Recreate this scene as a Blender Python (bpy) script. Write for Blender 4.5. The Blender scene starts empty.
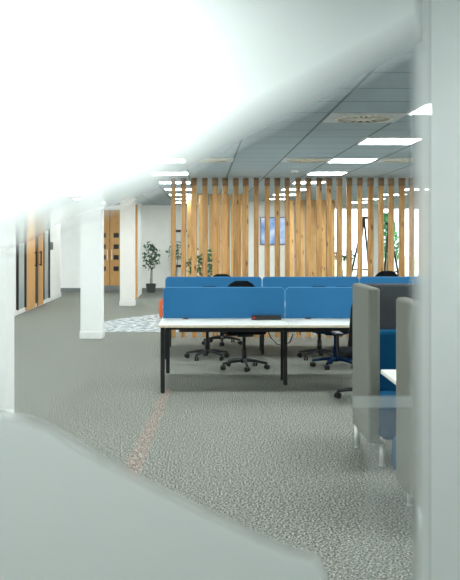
import bpy, bmesh, math, random
from mathutils import Vector, Matrix, Euler
random.seed(7)
S = bpy.context.scene
C = S.collection
PI = math.pi
F, VX, VY, EYE, H = 960.0, 203.0, 237.0, 1.63, 2.59   # focal length in px, vanishing point, eye height, ceiling height

def at(x, y, d):
    return Vector(((x-VX)/F*d, d, EYE-(y-VY)/F*d))

# ------------------------------------------------------------------ materials
def nt(name):
    m = bpy.data.materials.new(name); m.use_nodes = True
    t = m.node_tree; t.nodes.clear()
    o = t.nodes.new('ShaderNodeOutputMaterial')
    return m, t, o

def lin(c):
    return tuple((v/255/12.92 if v/255 <= .04045 else ((v/255+.055)/1.055)**2.4) for v in c)+(1,)

def mat(name, c1, c2=None, scale=20, rough=.6, metal=0, stretch=(1,1,1), bump=0, detail=4, spec=.5, rnd=0, lo=.35, hi=.65):
    m, t, o = nt(name); N, L = t.nodes, t.links
    b = N.new('ShaderNodeBsdfPrincipled')
    b.inputs['Roughness'].default_value = rough; b.inputs['Metallic'].default_value = metal
    b.inputs['Specular IOR Level'].default_value = spec
    c2 = c2 or tuple(v*.93 for v in c1)
    tc = N.new('ShaderNodeTexCoord'); mp = N.new('ShaderNodeMapping'); mp.inputs['Scale'].default_value = stretch
    L.new(tc.outputs['Object'], mp.inputs['Vector'])
    vec = mp.outputs['Vector']
    if rnd:
        oi = N.new('ShaderNodeObjectInfo'); ad = N.new('ShaderNodeVectorMath'); ad.operation = 'ADD'
        mu = N.new('ShaderNodeMath'); mu.operation = 'MULTIPLY'; mu.inputs[1].default_value = 37.0
        L.new(oi.outputs['Random'], mu.inputs[0]); L.new(mp.outputs['Vector'], ad.inputs[0]); L.new(mu.outputs[0], ad.inputs[1])
        vec = ad.outputs[0]
    n = N.new('ShaderNodeTexNoise'); n.inputs['Scale'].default_value = scale; n.inputs['Detail'].default_value = detail
    L.new(vec, n.inputs['Vector'])
    r = N.new('ShaderNodeValToRGB'); r.color_ramp.elements[0].position = lo; r.color_ramp.elements[1].position = hi
    r.color_ramp.elements[0].color = lin(c2); r.color_ramp.elements[1].color = lin(c1)
    L.new(n.outputs['Fac'], r.inputs['Fac'])
    col = r.outputs['Color']
    if rnd:
        hs = N.new('ShaderNodeHueSaturation'); mr = N.new('ShaderNodeMapRange')
        mr.inputs['To Min'].default_value = 1-rnd; mr.inputs['To Max'].default_value = 1+rnd
        L.new(oi.outputs['Random'], mr.inputs['Value']); L.new(mr.outputs[0], hs.inputs['Value']); L.new(col, hs.inputs['Color'])
        col = hs.outputs['Color']
    L.new(col, b.inputs['Base Color'])
    if bump:
        bp = N.new('ShaderNodeBump'); bp.inputs['Strength'].default_value = bump; bp.inputs['Distance'].default_value = .01
        L.new(n.outputs['Fac'], bp.inputs['Height']); L.new(bp.outputs[0], b.inputs['Normal'])
    L.new(b.outputs[0], o.inputs['Surface'])
    return m

def emis(name, c, s):
    m, t, o = nt(name); e = t.nodes.new('ShaderNodeEmission')
    e.inputs['Color'].default_value = c+(1,); e.inputs['Strength'].default_value = s
    t.links.new(e.outputs[0], o.inputs['Surface']); return m

def wood(name, light, dark, knot):
    m, t, o = nt(name); N, L = t.nodes, t.links
    b = N.new('ShaderNodeBsdfPrincipled'); b.inputs['Roughness'].default_value = .5; b.inputs['Specular IOR Level'].default_value = .3
    tc = N.new('ShaderNodeTexCoord'); oi = N.new('ShaderNodeObjectInfo')
    mu = N.new('ShaderNodeMath'); mu.operation = 'MULTIPLY'; mu.inputs[1].default_value = 91.0
    L.new(oi.outputs['Random'], mu.inputs[0])
    ad = N.new('ShaderNodeVectorMath'); ad.operation = 'ADD'
    L.new(tc.outputs['Object'], ad.inputs[0]); L.new(mu.outputs[0], ad.inputs[1])
    mp = N.new('ShaderNodeMapping'); mp.inputs['Scale'].default_value = (14, 14, 1.2); L.new(ad.outputs[0], mp.inputs['Vector'])
    n = N.new('ShaderNodeTexNoise'); n.inputs['Scale'].default_value = 1.6; n.inputs['Detail'].default_value = 6; n.inputs['Distortion'].default_value = 1.2
    L.new(mp.outputs[0], n.inputs['Vector'])
    r = N.new('ShaderNodeValToRGB'); r.color_ramp.elements[0].position = .3; r.color_ramp.elements[1].position = .68
    r.color_ramp.elements[0].color = lin(dark); r.color_ramp.elements[1].color = lin(light)
    L.new(n.outputs['Fac'], r.inputs['Fac'])
    mp2 = N.new('ShaderNodeMapping'); mp2.inputs['Scale'].default_value = (9, 9, 3.2); L.new(ad.outputs[0], mp2.inputs['Vector'])
    v = N.new('ShaderNodeTexVoronoi'); v.inputs['Scale'].default_value = 1.0; L.new(mp2.outputs[0], v.inputs['Vector'])
    r2 = N.new('ShaderNodeValToRGB'); r2.color_ramp.elements[0].position = .06; r2.color_ramp.elements[1].position = .2
    r2.color_ramp.elements[0].color = (1,1,1,1); r2.color_ramp.elements[1].color = (0,0,0,1)
    L.new(v.outputs['Distance'], r2.inputs['Fac'])
    mx = N.new('ShaderNodeMix'); mx.data_type = 'RGBA'
    L.new(r2.outputs['Color'], mx.inputs['Factor']); L.new(r.outputs['Color'], mx.inputs['A']); mx.inputs['B'].default_value = lin(knot)
    hs = N.new('ShaderNodeHueSaturation'); mr = N.new('ShaderNodeMapRange'); mr.inputs['To Min'].default_value = .82; mr.inputs['To Max'].default_value = 1.15
    L.new(oi.outputs['Random'], mr.inputs['Value']); L.new(mr.outputs[0], hs.inputs['Value']); L.new(mx.outputs['Result'], hs.inputs['Color'])
    L.new(hs.outputs['Color'], b.inputs['Base Color'])
    L.new(b.outputs[0], o.inputs['Surface'])
    return m

def carpet_mat(name, light, mid, dark, scale):
    m, t, o = nt(name); N, L = t.nodes, t.links
    b = N.new('ShaderNodeBsdfPrincipled'); b.inputs['Roughness'].default_value = .95; b.inputs['Specular IOR Level'].default_value = .15
    tc = N.new('ShaderNodeTexCoord')
    n = N.new('ShaderNodeTexNoise'); n.inputs['Scale'].default_value = scale; n.inputs['Detail'].default_value = 3; n.inputs['Roughness'].default_value = .6
    L.new(tc.outputs['Object'], n.inputs['Vector'])
    r = N.new('ShaderNodeValToRGB'); e = r.color_ramp.elements
    e[0].position = .4; e[0].color = lin(dark); e[1].position = .62; e[1].color = lin(light)
    k = e.new(.5); k.color = lin(mid)
    L.new(n.outputs['Fac'], r.inputs['Fac'])
    L.new(r.outputs['Color'], b.inputs['Base Color'])
    bp = N.new('ShaderNodeBump'); bp.inputs['Strength'].default_value = .25; bp.inputs['Distance'].default_value = .006
    L.new(n.outputs['Fac'], bp.inputs['Height']); L.new(bp.outputs[0], b.inputs['Normal'])
    L.new(b.outputs[0], o.inputs['Surface']); return m

def ceiling_mat():
    m, t, o = nt('ceiling_tiles'); N, L = t.nodes, t.links
    b = N.new('ShaderNodeBsdfPrincipled'); b.inputs['Roughness'].default_value = .9; b.inputs['Specular IOR Level'].default_value = .1
    tc = N.new('ShaderNodeTexCoord'); sp = N.new('ShaderNodeSeparateXYZ'); L.new(tc.outputs['Object'], sp.inputs[0])
    ds = []
    for ax, off in (('X', .22), ('Y', .48)):
        a = N.new('ShaderNodeMath'); a.operation = 'ADD'; a.inputs[1].default_value = 60+off-(.0 if ax == 'X' else .68)
        L.new(sp.outputs[ax], a.inputs[0])
        w = N.new('ShaderNodeMath'); w.operation = 'PINGPONG'; w.inputs[1].default_value = .3
        L.new(a.outputs[0], w.inputs[0]); ds.append(w)
    mn = N.new('ShaderNodeMath'); mn.operation = 'MINIMUM'; L.new(ds[0].outputs[0], mn.inputs[0]); L.new(ds[1].outputs[0], mn.inputs[1])
    gt = N.new('ShaderNodeMath'); gt.operation = 'LESS_THAN'; gt.inputs[1].default_value = .011; L.new(mn.outputs[0], gt.inputs[0])
    n = N.new('ShaderNodeTexNoise'); n.inputs['Scale'].default_value = 30; n.inputs['Detail'].default_value = 5; L.new(tc.outputs['Object'], n.inputs['Vector'])
    r = N.new('ShaderNodeValToRGB'); r.color_ramp.elements[0].color = lin((166,180,187)); r.color_ramp.elements[1].color = lin((184,197,203))
    L.new(n.outputs['Fac'], r.inputs['Fac'])
    mx = N.new('ShaderNodeMix'); mx.data_type = 'RGBA'; L.new(gt.outputs[0], mx.inputs['Factor']); L.new(r.outputs['Color'], mx.inputs['A']); mx.inputs['B'].default_value = lin((120,130,132))
    L.new(mx.outputs['Result'], b.inputs['Base Color']); L.new(b.outputs[0], o.inputs['Surface']); return m

def film_mat(name, tint=(.905,.94,.94), rough_part=.85, ior=1.5):
    """frosted vinyl; the vertex attribute 'frost' is how much of it scatters, the rest lets the view through"""
    m, t, o = nt(name); N, L = t.nodes, t.links
    tl = N.new('ShaderNodeBsdfTranslucent'); tl.inputs['Color'].default_value = tint+(1,)
    rf = N.new('ShaderNodeBsdfRefraction'); rf.inputs['Color'].default_value = tint+(1,); rf.inputs['Roughness'].default_value = 1.0; rf.inputs['IOR'].default_value = ior
    mx = N.new('ShaderNodeMixShader'); mx.inputs[0].default_value = rough_part
    L.new(tl.outputs[0], mx.inputs[1]); L.new(rf.outputs[0], mx.inputs[2])
    df = N.new('ShaderNodeBsdfDiffuse'); df.inputs['Color'].default_value = tint+(1,)
    mx2 = N.new('ShaderNodeMixShader'); mx2.inputs[0].default_value = .36
    L.new(mx.outputs[0], mx2.inputs[1]); L.new(df.outputs[0], mx2.inputs[2])
    tp = N.new('ShaderNodeBsdfTransparent')
    at_ = N.new('ShaderNodeAttribute'); at_.attribute_name = 'frost'
    mx3 = N.new('ShaderNodeMixShader'); L.new(at_.outputs['Fac'], mx3.inputs[0])
    L.new(tp.outputs[0], mx3.inputs[1]); L.new(mx2.outputs[0], mx3.inputs[2])
    L.new(mx3.outputs[0], o.inputs['Surface']); return m

def screen_mat():
    m, t, o = nt('display_glow'); N, L = t.nodes, t.links
    tc = N.new('ShaderNodeTexCoord'); n = N.new('ShaderNodeTexNoise'); n.inputs['Scale'].default_value = 3.5; n.inputs['Detail'].default_value = 2
    L.new(tc.outputs['Object'], n.inputs['Vector'])
    r = N.new('ShaderNodeValToRGB'); r.color_ramp.elements[0].position = .35; r.color_ramp.elements[1].position = .65
    r.color_ramp.elements[0].color = lin((92,142,205)); r.color_ramp.elements[1].color = lin((205,222,245))
    L.new(n.outputs['Fac'], r.inputs['Fac'])
    e = N.new('ShaderNodeEmission'); e.inputs['Strength'].default_value = .75
    L.new(r.outputs['Color'], e.inputs['Color']); L.new(e.outputs[0], o.inputs['Surface']); return m

def glass_mat():
    m, t, o = nt('clear_glass')
    g = t.nodes.new('ShaderNodeBsdfTransparent'); g.inputs['Color'].default_value = (.972,.993,.987,1)
    t.links.new(g.outputs[0], o.inputs['Surface']); return m

def window_glass():
    m, t, o = nt('window_glass'); N, L = t.nodes, t.links
    g = N.new('ShaderNodeBsdfTransparent'); g.inputs['Color'].default_value = (.93,.97,.96,1)
    s = N.new('ShaderNodeBsdfGlossy'); s.inputs['Roughness'].default_value = .03
    f = N.new('ShaderNodeFresnel'); f.inputs['IOR'].default_value = 1.45
    mx = N.new('ShaderNodeMixShader'); L.new(f.outputs[0], mx.inputs[0]); L.new(g.outputs[0], mx.inputs[1]); L.new(s.outputs[0], mx.inputs[2])
    L.new(mx.outputs[0], o.inputs['Surface']); return m

M = {}
M['white'] = mat('white_paint', (250,251,250), (246,248,247), 6, .6)
M['cream'] = mat('cream_paint', (250,249,244), (246,245,240), 5, .6)
M['trimwhite'] = mat('white_gloss_trim', (246,247,246), (240,241,240), 9, .35)
M['greytrim'] = mat('grey_skirting', (120,124,122), (108,112,111), 12, .5)
M['ceil'] = ceiling_mat()
M['carpet'] = carpet_mat('grey_flecked_carpet', (196,197,188), (114,116,110), (42,45,42), 80)
M['palecarpet'] = carpet_mat('pale_flecked_carpet', (214,218,220), (176,182,184), (120,128,132), 9)
M['rosestrip'] = carpet_mat('rose_flecked_strip', (206,194,184), (130,119,111), (58,52,48), 80)
M['slat'] = wood('knotty_pine', (216,170,112), (170,120,70), (96,62,38))
M['slat2'] = wood('golden_pine', (244,204,142), (206,154,92), (130,84,44))
M['oak'] = wood('oak_veneer', (224,174,112), (206,154,92), (188,136,78))
M['bracket_band'] = mat('brown_top_band', (158,120,84), (130,98,70), 20, .5)
M['blue'] = mat('blue_felt', (50,110,156), (43,100,144), 160, .9, spec=.1, bump=.1)
M['piping'] = mat('pale_blue_piping', (82,146,196), (74,134,186), 90, .8)
M['navy'] = mat('navy_fabric', (26,58,98), (20,48,84), 120, .9, spec=.1)
M['black'] = mat('black_metal', (24,26,28), (18,20,22), 40, .45)
M['blackfab'] = mat('black_mesh_fabric', (28,30,34), (20,22,26), 150, .85, spec=.1)
M['plastic'] = mat('charcoal_plastic', (34,37,42), (28,31,35), 40, .4)
M['top'] = mat('white_laminate', (238,238,232), (232,232,226), 12, .35)
M['edge'] = mat('cream_edge_band', (222,210,188), (206,192,168), 30, .5)
M['greyfab'] = mat('light_grey_felt', (128,130,122), (115,118,111), 140, .95, spec=.1, bump=.1)
M['darkfab'] = mat('dark_grey_felt', (76,80,83), (67,71,74), 140, .95, spec=.1)
M['teal'] = mat('petrol_blue_felt', (20,84,122), (16,74,110), 140, .95, spec=.1)
M['chrome'] = mat('brushed_chrome', (240,242,242), (226,228,228), 60, .3, metal=.3)
M['orange'] = mat('orange_fabric', (226,106,48), (208,92,40), 100, .9)
M['leaf'] = mat('green_leaf', (62,112,72), (36,76,52), 14, .5, rnd=.1)
M['treeleaf'] = mat('tree_leaf', (70,140,86), (34,92,58), 5, .6)
M['bark'] = mat('brown_bark', (112,92,72), (84,66,50), 30, .9)
M['pot'] = mat('dark_grey_pot', (64,68,68), (52,56,56), 20, .6)
M['soil'] = mat('dark_soil', (52,42,34), (34,27,22), 60, .95)
M['vent'] = mat('vent_plate', (216,220,220), (206,210,210), 20, .5)
M['ventmetal'] = mat('vent_blade_metal', (248,246,236), (236,226,200), 22, .3, metal=.15)
M['ventdark'] = mat('vent_dark_throat', (42,42,40), (30,30,28), 20, .8)
M['light'] = emis('panel_glow', (.975,1.0,.985), 20)
M['lightframe'] = mat('panel_frame_white', (236,238,238), (230,232,232), 20, .5)
M['screen'] = screen_mat()
M['glass'] = glass_mat()
M['winglass'] = window_glass()
M['sideglass'] = mat('grey_green_door_glass', (196,210,212), (180,196,200), 2, .15)
M['grass'] = mat('outdoor_lawn', (215,222,200), (196,208,180), 3, .95)
M['red'] = mat('red_plastic', (190,40,40), (175,34,34), 30, .5)
M['grey'] = mat('grey_plastic', (130,138,142), (120,128,132), 30, .5)

# ------------------------------------------------------------------ mesh helpers
def box(bm, x0, x1, y0, y1, z0, z1, bevel=0, seg=2):
    r = bmesh.ops.create_cube(bm, size=1)
    vs = r['verts']
    for v in vs:
        v.co = Vector((x0 if v.co.x < 0 else x1, y0 if v.co.y < 0 else y1, z0 if v.co.z < 0 else z1))
    if bevel:
        es = list({e for v in vs for e in v.link_edges})
        bmesh.ops.bevel(bm, geom=es, offset=bevel, segments=seg, profile=.5, affect='EDGES')
    return bm

def prism(bm, pts, axis, a, b):
    """extrude a 2-D outline (list of pairs) along axis from a to b"""
    def p(u, v, w):
        return {'x': (w, u, v), 'y': (u, w, v), 'z': (u, v, w)}[axis]
    v0 = [bm.verts.new(p(u, v, a)) for u, v in pts]; v1 = [bm.verts.new(p(u, v, b)) for u, v in pts]
    bm.faces.new(v0); bm.faces.new(v1[::-1]); n = len(pts)
    for i in range(n):
        bm.faces.new((v0[i], v1[i], v1[(i+1) % n], v0[(i+1) % n]))
    bmesh.ops.recalc_face_normals(bm, faces=bm.faces[:])

def tube(bm, path, r, n=10, r1=None):
    path = [Vector(p) for p in path]; rings = []
    for i, p in enumerate(path):
        d = (path[min(i+1, len(path)-1)]-path[max(i-1, 0)]).normalized()
        u = d.orthogonal().normalized() if abs(d.z) < .99 else Vector((1,0,0)); w = d.cross(u).normalized(); u = w.cross(d)
        rr = r if r1 is None else r+(r1-r)*i/(len(path)-1)
        rings.append([bm.verts.new(p+(u*math.cos(2*PI*k/n)+w*math.sin(2*PI*k/n))*rr) for k in range(n)])
    for a, b in zip(rings, rings[1:]):
        for k in range(n):
            bm.faces.new((a[k], a[(k+1) % n], b[(k+1) % n], b[k]))
    bm.faces.new(rings[0]); bm.faces.new(rings[-1])
    bmesh.ops.recalc_face_normals(bm, faces=bm.faces[:])

def lathe(bm, prof, n=24, c=(0,0)):
    rings = []
    for r, z in prof:
        rings.append([bm.verts.new((c[0]+r*math.cos(2*PI*k/n), c[1]+r*math.sin(2*PI*k/n), z)) for k in range(n)])
    for a, b in zip(rings, rings[1:]):
        for k in range(n):
            bm.faces.new((a[k], a[(k+1) % n], b[(k+1) % n], b[k]))
    bm.faces.new(rings[0][::-1]); bm.faces.new(rings[-1])
    bmesh.ops.recalc_face_normals(bm, faces=bm.faces[:])

def obj(name, bm, m, parent=None, smooth=False):
    me = bpy.data.meshes.new(name); bm.to_mesh(me); bm.free()
    for x in (m if isinstance(m, (list, tuple)) else [m]): me.materials.append(x)
    if smooth:
        for p in me.polygons: p.use_smooth = True
    o = bpy.data.objects.new(name, me); C.objects.link(o)
    if parent is not None: o.parent = parent
    return o

def B(name, m, parent, *a, **k):
    bm = bmesh.new(); box(bm, *a, **k); return obj(name, bm, m, parent)

def tag(o, label, cat, group=None):
    o['label'] = label; o['category'] = cat
    if group: o['group'] = group
    return o

def thing(name, label, cat, loc=(0,0,0), rz=0, group=None):
    o = bpy.data.objects.new(name, None); C.objects.link(o); o.empty_display_size = .2
    o.location = loc; o.rotation_euler = (0,0,rz)
    return tag(o, label, cat, group)

def struct(o):
    o['kind'] = 'structure'; return o

def dup(root, loc, label, rz=None):
    r = root.copy(); C.objects.link(r); r.location = loc; r['label'] = label
    if rz is not None: r.rotation_euler = (0,0,rz)
    for ch in list(root.children):
        c = ch.copy(); C.objects.link(c); c.parent = r
        for g in ch.children:
            d = g.copy(); C.objects.link(d); d.parent = c
    return r

ORD = ['first','second','third','fourth','fifth','sixth','seventh','eighth','ninth','tenth','eleventh','twelfth','thirteenth','fourteenth','fifteenth',
       'sixteenth','seventeenth','eighteenth','nineteenth','twentieth','twenty-first','twenty-second','twenty-third','twenty-fourth','twenty-fifth','twenty-sixth','twenty-seventh','twenty-eighth']

# ------------------------------------------------------------------ the room
XL, XR, YB, YN, YG = -3.9, 9.0, 28.8, -3.6, 2.75
struct(B('floor', M['carpet'], None, XL-3, XR+.2, YN-.2, YB+.2, -.2, 0))
struct(B('ceiling', M['ceil'], None, XL-3, XR+.2, YN-.2, YB+.2, H, H+.2))
struct(B('wall_left', M['white'], None, XL-.15, XL, YN, 26.3, 0, H))
struct(B('wall_alcove', M['cream'], None, XL-2.6, XL-2.45, 26.3, YB, 0, H))
struct(B('wall_right', M['white'], None, XR, XR+.15, YN, YB, 0, H))
struct(B('wall_rear', M['white'], None, XL, XR, YN-.15, YN, 0, H))
# wall with the windows at the far end: left part solid, then piers, sill wall and head
wb = bmesh.new()
WINS = [(3.72, 5.14), (5.22, 6.66), (6.74, 8.20)]
WZ0, WZ1 = .42, 2.52
box(wb, XL-2.6, WINS[0][0], YB, YB+.15, 0, H)
for a, b in zip([w[1] for w in WINS], [w[0] for w in WINS[1:]]+[XR]):
    box(wb, a, b, YB, YB+.15, 0, H)
for a, b in WINS:
    box(wb, a, b, YB, YB+.15, 0, WZ0); box(wb, a, b, YB, YB+.15, WZ1, H)
struct(obj('wall_back', wb, M['cream']))
for i, (a, b) in enumerate(WINS):
    fb = bmesh.new()
    box(fb, a, a+.05, YB+.04, YB+.1, WZ0, WZ1); box(fb, b-.05, b, YB+.04, YB+.1, WZ0, WZ1)
    box(fb, a+.05, b-.05, YB+.04, YB+.1, WZ0, WZ0+.05); box(fb, a+.05, b-.05, YB+.04, YB+.1, WZ1-.05, WZ1)
    w = struct(obj('window_%d' % (i+1), fb, M['trimwhite']))
    B('window_pane', M['winglass'], w, a+.05, b-.05, YB+.065, YB+.075, WZ0+.05, WZ1-.05)
    B('window_sill', M['trimwhite'], w, a-.02, b+.02, YB-.08, YB+.04, WZ0-.03, WZ0)
struct(B('baseboard_left', M['trimwhite'], None, XL, XL+.02, YN, 26.3, 0, .11))
struct(B('baseboard_back', M['greytrim'], None, XL-2.4, XR, YB-.02, YB, 0, .10))
struct(B('wall_inner', M['white'], None, 1.04, 2.34, 25.6, 25.75, 0, H))
struct(B('outdoor_ground', M['grass'], None, -30, 60, YB+.2, 90, -.4, -.2))

# short return wall right of the far doors, with a timber end post
struct(B('wall_return', M['white'], None, -1.84, -1.75, 25.75, 27.5, 0, H))
struct(B('trim_1', M['oak'], None, -1.86, -1.755, 25.65, 25.75, 0, 2.5))

# far double doors
d3 = struct(B('door_3', M['oak'], None, -3.5, -1.92, YB-.045, YB-.005, .0, 2.44))
def vision(parent, cx):
    for zz in (1.66, 1.32, 1.0, .66):
        z = zz+.02
        B('vision_panel', M['black'], parent, cx-.08, cx+.08, YB-.052, YB-.044, z-.07, z+.07)
vision(d3, -2.99); vision(d3, -2.60)
B('door_gap', M['black'], d3, -2.80, -2.785, YB-.05, YB-.044, .0, 2.44)
for s in (-2.86, -2.73):
    hb = bmesh.new(); tube(hb, [(s, YB-.1, .95), (s, YB-.1, 1.25)], .014); tube(hb, [(s, YB-.1, .98), (s, YB-.045, .98)], .01); tube(hb, [(s, YB-.1, 1.22), (s, YB-.045, 1.22)], .01)
    obj('door_handle', hb, M['chrome'], d3)
B('kick_plate', M['greytrim'], d3, -3.5, -1.92, YB-.055, YB-.044, .0, .18)

# doorset in the left wall: dark frame, two glass sidelights, two timber leaves
fb = bmesh.new(); ZT = 2.34
for a, b in ((20.02,20.10),(20.86,20.98),(22.12,22.44),(23.22,23.36),(24.10,24.20)):
    box(fb, XL-.01, XL+.05, a, b, .1, ZT)
box(fb, XL-.01, XL+.05, 20.02, 24.20, ZT, ZT+.08)
d1 = struct(obj('door_1', fb, M['black']))
for a, b in ((20.10,20.86),(23.36,24.10)):
    B('side_light', M['sideglass'], d1, XL+.005, XL+.02, a, b, .1, ZT)
for a, b, hy in ((20.98,22.12,21.95),(22.44,23.22,22.6)):
    lf = B('door_leaf', M['oak'], d1, XL+.005, XL+.04, a, b, .02, ZT)
    hb = bmesh.new(); tube(hb, [(XL+.09, hy, .95), (XL+.09, hy, 1.3)], .016); tube(hb, [(XL+.04, hy, .98), (XL+.09, hy, .98)], .01); tube(hb, [(XL+.04, hy, 1.27), (XL+.09, hy, 1.27)], .01)
    obj('door_handle', hb, M['black'], lf)
t = thing('access_reader', 'small grey access reader on the white wall beside the left doors', 'switch', (XL, 24.55, 1.4))  # door access reader in a grey casing
B('casing', M['grey'], t, 0, .05, -.13, .13, -.1, .1, bevel=.01)
B('key_plate', M['plastic'], t, .05, .055, -.08, .08, -.06, .04)

# pale area woven into the carpet, then a flat rose strip on the floor
bm = bmesh.new()
pts = [at(104,332,16.5), at(103,322,18.4), at(125,318,19.3), at(160,314,20.3), at(430,314,20.3), at(430,332,16.5)]
pts = [((x-VX)/F*(EYE*F/(y-VY)), EYE*F/(y-VY)) for x, y in ((104,332),(103,322),(125,318),(160,314),(430,314),(430,332))]
prism(bm, pts, 'z', 0, .004); struct(obj('trim_2', bm, M['palecarpet']))
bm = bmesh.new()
prism(bm, [(-.60,5.6),(-.46,5.6),(-.335,10.3),(-.43,10.3)], 'z', 0, .002); struct(obj('trim_3', bm, M['rosestrip']))

# ------------------------------------------------------------------ columns
for y, lab in ((7.93,'white square column nearest the glass, at the left edge'), (15.4,'white square column standing level with the timber slat screen'), (22.7,'white square column standing just before the far timber doors')):
    t = thing('column', lab, 'column', (-1.795, y+.17, 0), group='white columns along the aisle')
    B('shaft', M['white'], t, -.17, .17, -.17, .17, 0, H)
    B('skirting', M['trimwhite'], t, -.185, .185, -.185, .185, 0, .11, bevel=.004)

# ------------------------------------------------------------------ ceiling panels, vents
G = 'square ceiling light panels'
p0 = thing('ceiling_light', 'x', 'ceiling light', (0,0,H), group=G)
fb = bmesh.new()
for a in ((-.275,.275,-.3,-.285),(-.275,.275,.285,.3),(-.275,-.26,-.285,.285),(.26,.275,-.285,.285)):
    box(fb, *a, -.018, 0)
obj('frame', fb, M['lightframe'], p0)
B('diffuser', M['light'], p0, -.26, .26, -.285, .285, -.014, -.002)
cols = [(-2.95,'along the left wall'), (-.49,'above the aisle by the columns'), (1.845,'above the desks and booths'), (4.245,'beyond the booths'), (6.68,'near the outer wall')]
first = True
for cx, where in cols:
    k = 0
    for j in range(-3, 9):
        y = 7.10+2.4*j
        if y < YG:
            lab = 'square ceiling panel this side of the glass ' + where
            if y < 1: lab += ', farther row'
        else:
            lab = 'lit square ceiling panel %s, %s from the glass' % (where, ORD[k]); k += 1
        if first:
            p0.location = (cx, y, H); p0['label'] = lab; first = False
        else:
            dup(p0, (cx, y, H), lab)

vents = [(1.29,7.70,'round swirl vent in a ceiling tile, the nearest and largest one'), (.08,11.90,'round swirl vent beside the ceiling light over the aisle'),
         (1.28,11.90,'round swirl vent just left of the third ceiling light over the desks'), (2.48,11.90,'round swirl vent just right of the third ceiling light over the desks')]
v0 = None
for x, y, lab in vents:
    if v0 is None:
        v0 = thing('ceiling_vent', lab, 'ceiling vent', (x, y, H), group='swirl ceiling vents')
        B('face_plate', M['vent'], v0, -.295, .295, -.295, .295, -.008, 0)
        bm = bmesh.new(); lathe(bm, [(.21,-.0085),(.21,-.012),(.0,-.012)], 40); obj('throat', bm, M['ventdark'], v0)
        bm = bmesh.new(); lathe(bm, [(.21,-.008),(.232,-.008),(.232,-.02),(.21,-.02)], 40)
        bmesh.ops.delete(bm, geom=[f for f in bm.faces if len(f.verts) > 4], context='FACES'); obj('rim', bm, M['ventmetal'], v0)
        bm = bmesh.new()
        for k in range(18):
            a = 2*PI*k/18
            q = bmesh.ops.create_cube(bm, size=1)['verts']
            for v in q:
                u = Vector((.135+v.co.x*.15, v.co.y*(.012+.022*(v.co.x+.5)), -.0132+v.co.z*.002))
                v.co = Vector((u.x*math.cos(a)-u.y*math.sin(a), u.x*math.sin(a)+u.y*math.cos(a), u.z))
        obj('swirl_blades', bm, M['ventmetal'], v0)
        bm = bmesh.new(); lathe(bm, [(.07,-.012),(.07,-.022),(.0,-.024)], 20); obj('hub', bm, M['ventmetal'], v0)
    else:
        dup(v0, (x, y, H), lab)
t = thing('smoke_detector', 'small round smoke detector on the ceiling before the slats', 'smoke detector', (1.3, 13.6, H))
bm = bmesh.new(); lathe(bm, [(.06,0),(.06,-.02),(.045,-.045),(.0,-.045)], 20); obj('housing', bm, M['lightframe'], t, True)
bm = bmesh.new(); lathe(bm, [(.02,-.044),(.02,-.052),(.0,-.053)], 12); obj('sensor_eye', bm, M['greytrim'], t, True)

# ------------------------------------------------------------------ timber slats
YS = 15.6
G = 'front row of floor to ceiling timber slats'
for k in range(26):
    xp = 173.7+10.37*k+random.uniform(-.6,.6)
    X = (xp-VX)/F*YS
    w = .041+random.uniform(-.003,.004)
    bm = bmesh.new(); box(bm, -w, w, 0, .08, .0, H-.001, bevel=.004, seg=1)
    o = obj('timber_slat', bm, M['slat']); o.location = (X, YS, 0); o.rotation_euler = (0,0,random.uniform(-.12,.12))
    B('top_band', M['bracket_band'], o, -w-.003, w+.003, -.003, .083, H-.13, H-.0005)  # darker brown box round the top end of the slat
    tag(o, 'knotty full-height timber slat, %s from the column end of the front row' % ORD[k], 'timber slat', G)

def cluster(xs, Y, labf, group, top=H-.001):
    for k, (xp, hw, dy) in enumerate(xs):
        bm = bmesh.new(); box(bm, -hw*.84, hw*.84, 0, .05, 0, top, bevel=.004, seg=1)
        o = obj('timber_slat', bm, M['slat2']); o.location = ((xp-VX)/F*(Y+dy), Y+dy, 0)
        tag(o, labf % ORD[k], 'timber slat', group)
cluster([(184.5,.035,.2),(189.3,.055,0),(195,.055,.25),(201,.06,0),(206,.05,.25),(211.3,.055,0),(218,.06,.25),(222.6,.055,0),(227.5,.06,.25),(233.5,.065,0),(239,.06,.2),(243.8,.05,0)], 21.4,
        'golden board behind the front slats, %s from the column side, by the plants', 'rear screen of golden boards by the plants')
cluster([(291.5,.06,0),(296.5,.06,.25),(302,.075,0),(307.5,.075,.25),(313,.08,0),(318.5,.08,.25),(324,.08,0),(329,.07,.25),(333,.06,0)], 24.9,
        'golden board behind the front slats, %s along the row beyond the wall display', 'rear screen of golden boards right of the display')

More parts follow.
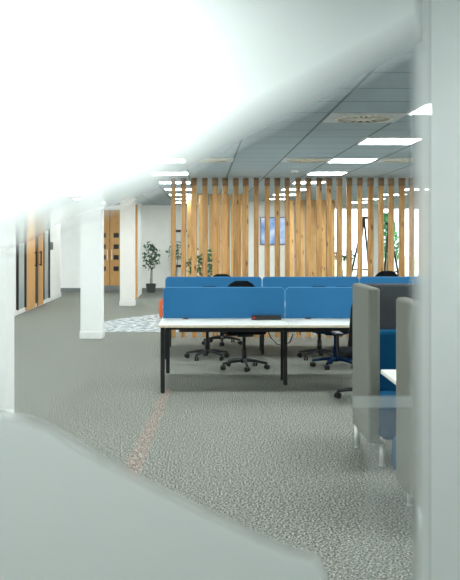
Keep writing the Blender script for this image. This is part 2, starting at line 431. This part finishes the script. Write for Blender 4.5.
# ------------------------------------------------------------------ desks and screens
def bench(name_label, x0, y0, n, wdt, depth):
    t = thing('bench_desk', name_label, 'desk', (x0, y0, 0), group='bench desks with blue divider screens')
    for i in range(n):
        for a, b in ((0, depth/2-.02), (depth/2+.02, depth)):
            dt = B('desktop', M['top'], t, i*wdt+.002, (i+1)*wdt-.002, a, b, .69, .715, bevel=.003, seg=1)
            ey = a if a == 0 else b
            B('edge_band', M['edge'], dt, i*wdt+.004, (i+1)*wdt-.004, ey-.003 if a == 0 else ey, ey if a == 0 else ey+.003, .691, .714)
    for i in range(n+1):
        if i in (0, n):
            lx = .045 if i == 0 else n*wdt-.045; ys = (.06, depth-.06)
        else:
            lx = i*wdt; ys = (.62, depth-.62)
        for yy in ys:
            lg = B('leg', M['black'], t, lx-.022, lx+.022, yy-.022, yy+.022, .012, .69)
            B('foot', M['plastic'], lg, lx-.018, lx+.018, yy-.018, yy+.018, 0, .012)
        B('leg_beam', M['black'], t, lx-.02, lx+.02, ys[0]+.022, ys[1]-.022, .645, .69)
    for yy in (.3, depth-.3):
        B('crossbeam', M['black'], t, .07, n*wdt-.07, yy-.02, yy+.02, .64, .688)
    B('cable_tray', M['plastic'], t, .2, n*wdt-.2, depth/2-.1, depth/2+.1, .575, .60)
    return t
W = 1.37
bench('white topped bench desk with black legs nearest the glass', -.465, 9.95, 2, W, 1.6)
bench('white topped bench desk of the second row before the slats', -.54, 12.76, 3, W, 1.6)

def rounded(w, h, r, n=6):
    p = [(0,0),(w,0)]
    for cx, cz, a0 in ((w-r,h-r,0),(r,h-r,PI/2)):
        for k in range(n+1):
            a = a0+PI/2*k/n; p.append((cx+r*math.cos(a), cz+r*math.sin(a)))
    return p
def dscreen(x, y, label):
    t = thing('desk_screen', label, 'desk divider', (x, y, .7205), group='blue fabric desk dividers')
    w, h = W-.014, .345
    bm = bmesh.new(); prism(bm, rounded(w, h, .045), 'y', -.018, .018); obj('fabric_panel', bm, M['blue'], t)
    bm = bmesh.new()
    for yy in (-.018, .018):
        pp = rounded(w, h, .045); tube(bm, [(u, yy, v) for u, v in pp[1:]+pp[:1]], .004, 6)
    obj('piping', bm, M['piping'], t)
    for bx in (.25, w-.25):
        B('bracket_band', M['black'], t, bx-.03, bx+.03, -.045, .045, -.005, .012)
for i, l in enumerate(('blue fabric divider on the nearest bench desk, end by the aisle', 'blue fabric divider on the nearest bench desk, partly hidden by the grey booths')):
    dscreen(-.452+i*W+.007, 10.75, l)
for i, l in enumerate(('blue fabric divider on the second bench desk, end by the aisle', 'blue fabric divider on the second bench desk, middle of three', 'blue fabric divider on the second bench desk, end behind the grey booths')):
    dscreen(-.535+i*W+.007, 13.56, l)

t = thing('power_module', 'low black socket strip with a red switch lying on the nearest desk', 'power strip', (.70, 10.62, .715))
B('housing', M['plastic'], t, -.165, .165, -.035, .035, 0, .05, bevel=.006)
B('switch', M['red'], t, -.155, -.125, -.0375, -.034, .014, .036)
for k in range(4):
    B('socket', M['black'], t, -.09+k*.062, -.05+k*.062, -.037, -.034, .01, .04)
bm = bmesh.new()
tube(bm, [at(268,331,10.9), at(271,338,10.95), at(277,344,11.0), at(284,346,11.05), at(290,342,11.1), at(293,334,11.1)], .007, 8)
tag(obj('cable', bm, M['black'], None, True), 'black cable looping below the nearest desk by its inner legs', 'cable')

# ------------------------------------------------------------------ office chairs
def chair(label, x, y, rz, top=1.07, fab='blackfab', bs='plastic'):
    """seat front looks along local +Y; backrest on the -Y side"""
    t = thing('office_chair', label, 'office chair', (x, y, 0), rz, 'swivel office chairs at the desks')
    bm = bmesh.new(); box(bm, -.245, .245, -.23, .24, .44, .51, bevel=.034, seg=4); obj('seat', bm, M[fab], t, True)
    bm = bmesh.new()
    n, mz = 10, 16
    grid = []
    for j in range(mz+1):
        v = j/mz; z = .56+(top-.56)*v; row = []
        hw = .225*(1-.12*v) if v < .7 else .225*(1-.12*v)*math.sqrt(max(0.0, 1-((v-.7)/.3)**2*.85))
        for i in range(n+1):
            u = i/n*2-1
            row.append((u*hw, -.235-.05*v+.05*u*u-.02*math.sin(PI*v), z))
        grid.append(row)
    f = [[bm.verts.new(p) for p in r] for r in grid]; bk = [[bm.verts.new((p[0], p[1]-.035, p[2])) for p in r] for r in grid]
    for j in range(mz):
        for i in range(n):
            bm.faces.new((f[j][i], f[j][i+1], f[j+1][i+1], f[j+1][i])); bm.faces.new((bk[j][i], bk[j+1][i], bk[j+1][i+1], bk[j][i+1]))
    for i in range(n):
        bm.faces.new((f[0][i], bk[0][i], bk[0][i+1], f[0][i+1])); bm.faces.new((f[mz][i], f[mz][i+1], bk[mz][i+1], bk[mz][i]))
    for j in range(mz):
        bm.faces.new((f[j][0], f[j+1][0], bk[j+1][0], bk[j][0])); bm.faces.new((f[j][n], bk[j][n], bk[j+1][n], f[j+1][n]))
    bmesh.ops.recalc_face_normals(bm, faces=bm.faces[:]); obj('backrest', bm, M[fab], t, True)
    bm = bmesh.new(); tube(bm, [(0,-.02,.42),(0,-.2,.42),(0,-.29,.48),(0,-.33,.62),(0,-.33,.76)], .024); obj('back_support', bm, M[bs], t, True)
    bm = bmesh.new(); box(bm, -.1, .1, -.12, .12, .405, .44, bevel=.01); tube(bm, [(.1,.04,.42),(.24,.06,.42)], .008); obj('tilt_mechanism', bm, M[bs], t)
    bm = bmesh.new(); lathe(bm, [(.032,.10),(.032,.25),(.022,.25),(.022,.41)], 16); obj('gas_column', bm, M[bs], t, True)
    bm = bmesh.new(); lathe(bm, [(.045,.075),(.05,.09),(.045,.125),(.03,.13)], 16)
    for k in range(5):
        a = 2*PI*k/5+.3; c, s = math.cos(a), math.sin(a)
        tube(bm, [(c*.03,s*.03,.108),(c*.16,s*.16,.098),(c*.29,s*.29,.075)], .024, 8, .015)
    obj('star_base', bm, M[bs], t, True)
    for k in range(5):
        a = 2*PI*k/5+.3; c, s = math.cos(a)*.285, math.sin(a)*.285
        bm = bmesh.new(); tube(bm, [(c,s,.045),(c,s,.08)], .008, 8)
        ax = Vector((-math.sin(a+.7), math.cos(a+.7), 0))
        for q in (-.016, .016):
            tube(bm, [Vector((c,s,.03))+ax*(q-.009), Vector((c,s,.03))+ax*(q+.009)], .03, 14)
        obj('caster', bm, M['black'], t)
    for q in (-1, 1):
        bm = bmesh.new(); tube(bm, [(q*.2,-.02,.43),(q*.285,-.02,.45),(q*.295,-.03,.60),(q*.29,-.02,.655)], .016)
        am = obj('armrest', bm, M[bs], t, True)
        B('arm_pad', M['plastic'], am, q*.29-.04, q*.29+.04, -.14, .12, .655, .68, bevel=.01)
    return t
chair('black swivel chair on the far side of the nearest desk, aisle end', .51, 11.88, PI+.1, 1.075)
chair('dark navy swivel chair turned sideways on the far side of the nearest desk', 1.66, 12.02, PI-.5, 1.0, 'navy', 'navy')
chair('black swivel chair half hidden behind the nearer side of the first grey booth', 1.635, 9.62, .05, 1.075)
chair('black swivel chair between the two bench desks, aisle end of second desk', .06, 12.86, .1, .985)
chair('black swivel chair between the two bench desks, middle of second desk', 1.56, 12.86, -.15, .985)
chair('black swivel chair beyond the second desk, top showing near the aisle end', .29, 14.62, PI, 1.055)
chair('black swivel chair beyond the second desk, top showing behind the grey booths', 2.85, 14.62, PI, 1.105)

# ------------------------------------------------------------------ high-back booths
def booth(label, X, Y, flip, wing, group, w=1.5):
    """local: open side faces -Y; back panel at +Y; wings at both ends in x"""
    t = thing('booth_sofa', label, 'booth sofa', (X, Y, 0), 0, group)
    s = -1 if flip else 1
    def bx(name, m, x0, x1, y0, y1, z0, z1, bev=.012):
        a, b = sorted((s*y0, s*y1)); return B(name, M[m], t, x0, x1, a, b, z0, z1, bevel=bev, seg=3)
    ZB, ZTP = .175, 1.272
    bx('wing_panel', 'greyfab', 0, .082, 0, wing, ZB, ZTP, .022)
    bx('wing_panel', 'greyfab', w-.082, w, 0, wing, ZB, ZTP, .022)
    bx('back_panel', 'darkfab', .082, w-.082, wing-.09, wing, ZB, ZTP-.004, .018)
    bx('backrest', 'teal', .084, w-.084, wing-.20, wing-.09, .44, .92, .03)
    bx('seat', 'teal', .084 if not flip else .006, w-.084 if not flip else w-.006, -.02 if not flip else -.17, wing-.09, .20, .42 if flip else .46, .045)
    bx('base_rail', 'chrome', .05, .09, .08, wing-.08, .145, .175, .002)
    bx('base_rail', 'chrome', w-.09, w-.05, .08, wing-.08, .145, .175, .002)
    fy = .08 if not flip else -.09
    for lx, ly in ((.11, fy), (w-.11, fy), (.03, wing-.06), (w-.03, wing-.06)):
        bm = bmesh.new(); tube(bm, [(lx, s*ly, .012),(lx, s*ly, .175)], .02, 12); lg = obj('leg', bm, M['chrome'], t, True)
        bm = bmesh.new(); lathe(bm, [(.022,0),(.024,.006),(.018,.014)], 14, (lx, s*ly)); obj('foot_glide', bm, M['chrome'], lg, True)
    return t
GB = 'high backed grey booths'
booth('grey high backed booth sofa facing the glass, with petrol blue seat', 1.165, 6.75, False, .75, GB)
booth('grey high backed booth sofa with its back to the glass, half behind frosting', 1.15, 5.74, True, .62, GB)
t = thing('booth_table', 'white table end showing between the two grey booth sofas', 'table', (1.9, 6.3, 0))
B('table_top', M['top'], t, -.68, .62, -.3, .3, .69, .72, bevel=.006)
bm = bmesh.new(); lathe(bm, [(.03,.03),(.03,.69)], 16); obj('pedestal', bm, M['chrome'], t, True)
bm = bmesh.new(); lathe(bm, [(.24,0),(.24,.012),(.05,.03)], 28); obj('foot_plate', bm, M['chrome'], t, True)

t = thing('pouf', 'low orange pouf on pale carpet, peeking past the aisle end of the desk', 'pouf', (-.62, 19.1, 0))
bm = bmesh.new(); lathe(bm, [(.22,.02),(.25,.05),(.26,.2),(.25,.36),(.2,.4)], 28); obj('body', bm, M['orange'], t, True)
bm = bmesh.new(); lathe(bm, [(.2,0),(.2,.02)], 24); obj('base', bm, M['black'], t)

# ------------------------------------------------------------------ plants, display, stands
def plant(label, X, Y, crown_z, crown_r, crown_h, n, leaf=.075, pot_h=.3, pot_r=.14, group='potted office plants'):
    t = thing('potted_plant', label, 'potted plant', (X, Y, 0), group=group)
    bm = bmesh.new(); lathe(bm, [(pot_r*.8,0),(pot_r,pot_h),(pot_r*.88,pot_h),(pot_r*.86,pot_h-.03)], 20); obj('pot', bm, M['pot'], t)
    bm = bmesh.new(); lathe(bm, [(pot_r*.85,pot_h-.06),(pot_r*.85,pot_h-.03)], 20); obj('soil', bm, M['soil'], t)
    bm = bmesh.new()
    for k in range(3):
        a = 2*PI*k/3; c, s = math.cos(a), math.sin(a)
        tube(bm, [(c*.03,s*.03,pot_h-.05),(c*.02+.015,-s*.02,(pot_h+crown_z)/2),(c*crown_r*.4,s*crown_r*.4,crown_z+crown_h*.15)], .014, 6, .007)
    obj('stem', bm, M['bark'], t, True)
    bm = bmesh.new()
    for k in range(n):
        while True:
            p = Vector((random.uniform(-1,1), random.uniform(-1,1), random.uniform(-1,1)))
            if .25 < p.length < 1: break
        p = Vector((p.x*crown_r, p.y*crown_r, crown_z+p.z*crown_h))
        R = Euler((random.uniform(-1.2,1.2), random.uniform(-1.2,1.2), random.uniform(0,2*PI))).to_matrix()
        l = leaf*random.uniform(.7,1.3)
        q = [bm.verts.new(p+R@Vector(v)) for v in ((0,0,0),(l*.32,l*.5,.012),(0,l*1.2,-.02),(-l*.32,l*.5,.012))]
        m_ = bm.verts.new(p+R@Vector((0,l*.55,-.008)))
        for i in range(4): bm.faces.new((q[i], q[(i+1)%4], m_))
    obj('foliage', bm, M['leaf'], t)
    return t
plant('small leafy tree in a dark pot before the far white wall', -1.53, 28.2, 1.08, .28, .42, 150, .10, .26, .15)
plant('leafy potted plant against the far wall behind the first slats', -.80, 28.25, 1.22, .24, .28, 110, .08)
plant('leafy potted plant behind the front slats, before the golden board screen', -.02, 19.6, 1.02, .32, .38, 210, .09)
plant('small leafy potted plant seen through slats left of the bright window', 3.75, 26.0, 1.13, .30, .17, 110, .085)

t = thing('wall_display', 'glowing pale blue display on the white wall behind the slats', 'wall display', (1.865, 25.6, 1.79))
B('bezel', M['greytrim'], t, -.34, .34, -.05, 0, -.37, .37, bevel=.006)
B('screen', M['screen'], t, -.315, .315, -.056, -.05, -.345, .345)
t = thing('wall_shelf', 'black two rail rack on the far wall beside the first slats', 'wall rack', (-.72, YB, 0))
for z in (EYE+6/F*YB, EYE-29/F*YB):
    B('rail', M['black'], t, -.2, .24, -.08, 0, z-.035, z+.035)
B('upright', M['black'], t, -.2, -.16, -.06, 0, .0, EYE+6/F*YB)

def easel(label, apex, lf, rf, d, r=.03, shelf=None):
    """apex and feet in metres: a three-legged stand"""
    t = thing('easel', label, 'easel', (apex[0], d, 0), group='black stands by the window')
    for name, fx, dy in (('leg', lf, -.1), ('leg', rf, -.1), ('rear_leg', (lf+rf)/2-apex[0]*0, .5)):
        bm = bmesh.new(); tube(bm, [(0,0,apex[1]),(fx-apex[0],dy,.015)], r, 8); obj(name, bm, M['black'], t)
    bm = bmesh.new(); tube(bm, [(-.1,-.02,apex[1]-.02),(.1,-.02,apex[1]-.02)], r*1.3, 8); obj('clamp', bm, M['black'], t)
    z = apex[1]*.36
    f = 1-z/apex[1]
    bm = bmesh.new(); tube(bm, [((lf-apex[0])*f,-.1*f-.03,z),((rf-apex[0])*f,-.1*f-.03,z)], r*.7, 8); obj('tray_bar', bm, M['black'], t)
    return t
d = 25.2
def xm(px): return (px-VX)/F*d
easel('black easel before the bright window, nearer the middle of the room', (xm(364), EYE+20/F*d), xm(345), xm(371), d, .028)
easel('black easel before the bright window, half hidden by the frosted edge', (xm(389), EYE+14/F*d), xm(381), xm(402), d, .028)

t = thing('garden_tree', 'green tree outside the window seen between the slats', 'tree', (6.85, 36, -.2))
bm = bmesh.new(); tube(bm, [(0,0,0),(.02,0,1.2),(0,0,2.4)], .06, 8, .02); obj('trunk', bm, M['bark'], t)
bm = bmesh.new()
for k in range(900):
    z = random.random(); a = random.uniform(0, 2*PI); rr = .62*(1-z)**.6*math.sqrt(random.random())+.05
    p = Vector((rr*math.cos(a), rr*math.sin(a), 1.0+z*1.7))
    R = Euler((random.uniform(-1.2,1.2), random.uniform(-1.2,1.2), a)).to_matrix(); l = .14*random.uniform(.7,1.3)
    q = [bm.verts.new(p+R@Vector(v)) for v in ((0,0,0),(l*.35,l*.5,0),(0,l*1.2,0),(-l*.35,l*.5,0))]; bm.faces.new(q)
obj('crown', bm, M['treeleaf'], t)

# ------------------------------------------------------------------ glass partition with frosted film
gp = thing('glass_partition', 'full height glass partition with frosted white film shapes', 'glass partition', (0, YG, 0))
B('pane', M['glass'], gp, -2.2, 2.2, -.005, .005, .0, H)
struct(B('wall_front', M['white'], None, XL, -2.2, YG-.06, YG+.06, 0, H))
struct(B('wall_front_right', M['white'], None, 2.2, XR, YG-.06, YG+.06, 0, H))

def gpt(x, y):   # point of the pane seen at photo pixel x, y
    return ((x-VX)/F*YG, EYE-(y-VY)/F*YG)
def film(name, outer, inner, dens, off):
    """outer, inner: matching outlines (px); film is thin at the outer edge and full at the inner one"""
    me = bpy.data.meshes.new(name); n = len(outer)
    vs = [(gpt(*p)[0], off, gpt(*p)[1]) for p in outer]+[(gpt(*p)[0], off, gpt(*p)[1]) for p in inner]
    fs = [(i, (i+1) % n, n+(i+1) % n, n+i) for i in range(n) if outer[i] != inner[i] or outer[(i+1) % n] != inner[(i+1) % n]]
    fs.append(tuple(range(n, 2*n)))
    me.from_pydata(vs, [], fs); me.update()
    a = me.attributes.new('frost', 'FLOAT', 'POINT')
    a.data.foreach_set('value', [0.0 if outer[i] != inner[i] else dens for i in range(n)]+[dens]*n)
    me.materials.append(FILM)
    o = bpy.data.objects.new(name, me); C.objects.link(o); o.parent = gp
    return o
ZC = VY-(H-EYE)*F/YG+2; ZF = VY+EYE*F/YG-2; XA = VX-2.19*F/YG; XB = VX+2.19*F/YG
FILM = film_mat('reflection_veil')
mid = [(-60,254),(0,240),(20,234),(48,219),(75,205),(100,200),(115,194),(150,180),(167,169),(185,159),(205,148),(230,134),(270,113),(300,98),(350,71),(390,50),(424,34)]
edge = [(x+8,y+20) for x, y in mid]; inn = [(x-8,y-21) for x, y in mid]
edge[0] = (XA,270); inn[0] = (XA,235); edge[-1] = (426,52); inn[-1] = (414,10)
film('reflection_veil', edge+[(426,ZC),(XA,ZC)], inn+[(414,ZC),(XA,ZC)], 1.0, .006)
m2 = [(-60,404),(0,413),(25,418),(50,427),(75,443),(100,458),(150,484),(200,509),(228,522),(260,538),(290,550),(316,557)]
e2 = [(x+3,y-7) for x, y in m2]+[(330,575),(334,ZF),(XA,ZF)]
i2 = [(x-3,y+8) for x, y in m2]+[(322,578),(326,ZF),(XA,ZF)]
e2[0] = (XA,398); i2[0] = (XA,408)
film('reflection_veil', e2, i2, .93, .006)
film('reflection_veil', [(408,ZC),(431,ZC),(431,ZF),(408,ZF)], [(424,ZC),(431,ZC),(431,ZF),(424,ZF)], .84, .007)
film('reflection_veil', [(429.5,ZC),(XB,ZC),(XB,ZF),(429.5,ZF)], [(432,ZC),(XB,ZC),(XB,ZF),(432,ZF)], 1.0, .007)
v1 = [(346,409),(412,409),(412,ZF),(330,ZF),(328,560),(346,543),(360,512),(365,470),(360,432)]
v2 = [(356,411),(412,411),(412,ZF),(340,ZF),(338,566),(354,546),(368,514),(373,470),(368,432)]
film('reflection_veil', v1, v2, .2, .0065)  # lighter veil: a reflection on the glass, put in as thin film
film('reflection_veil', [(346,395),(412,395),(412,409),(346,409)], [(354,397),(412,397),(412,408),(354,408)], .34, .0065)  # pale horizontal reflection on the pane, laid in as a film strip

# ------------------------------------------------------------------ world, camera, view
w = bpy.data.worlds.new('daylight'); S.world = w; w.use_nodes = True
bg = w.node_tree.nodes['Background']; bg.inputs[0].default_value = (.92,.97,1,1); bg.inputs[1].default_value = 3.5

cd = bpy.data.cameras.new('camera'); cam = bpy.data.objects.new('camera', cd); C.objects.link(cam)
cam.location = (0,0,EYE); cam.rotation_euler = (PI/2,0,0)
cd.sensor_fit = 'VERTICAL'; cd.sensor_height = 36; cd.sensor_width = 36*460/580
cd.lens = F/580*36
cd.shift_x = (230-VX)/580; cd.shift_y = -(290-VY)/580
cd.clip_start = .05; cd.clip_end = 200
cd.dof.use_dof = True; cd.dof.focus_distance = 11.5; cd.dof.aperture_fstop = 5.6
S.camera = cam
S.view_settings.view_transform = 'Standard'; S.view_settings.look = 'None'; S.view_settings.gamma = 1; S.view_settings.exposure = .6
S.view_settings.use_curve_mapping = False
S.cycles.use_denoising = True
S.cycles.use_adaptive_sampling = False
S.cycles.max_bounces = 10; S.cycles.transparent_max_bounces = 16
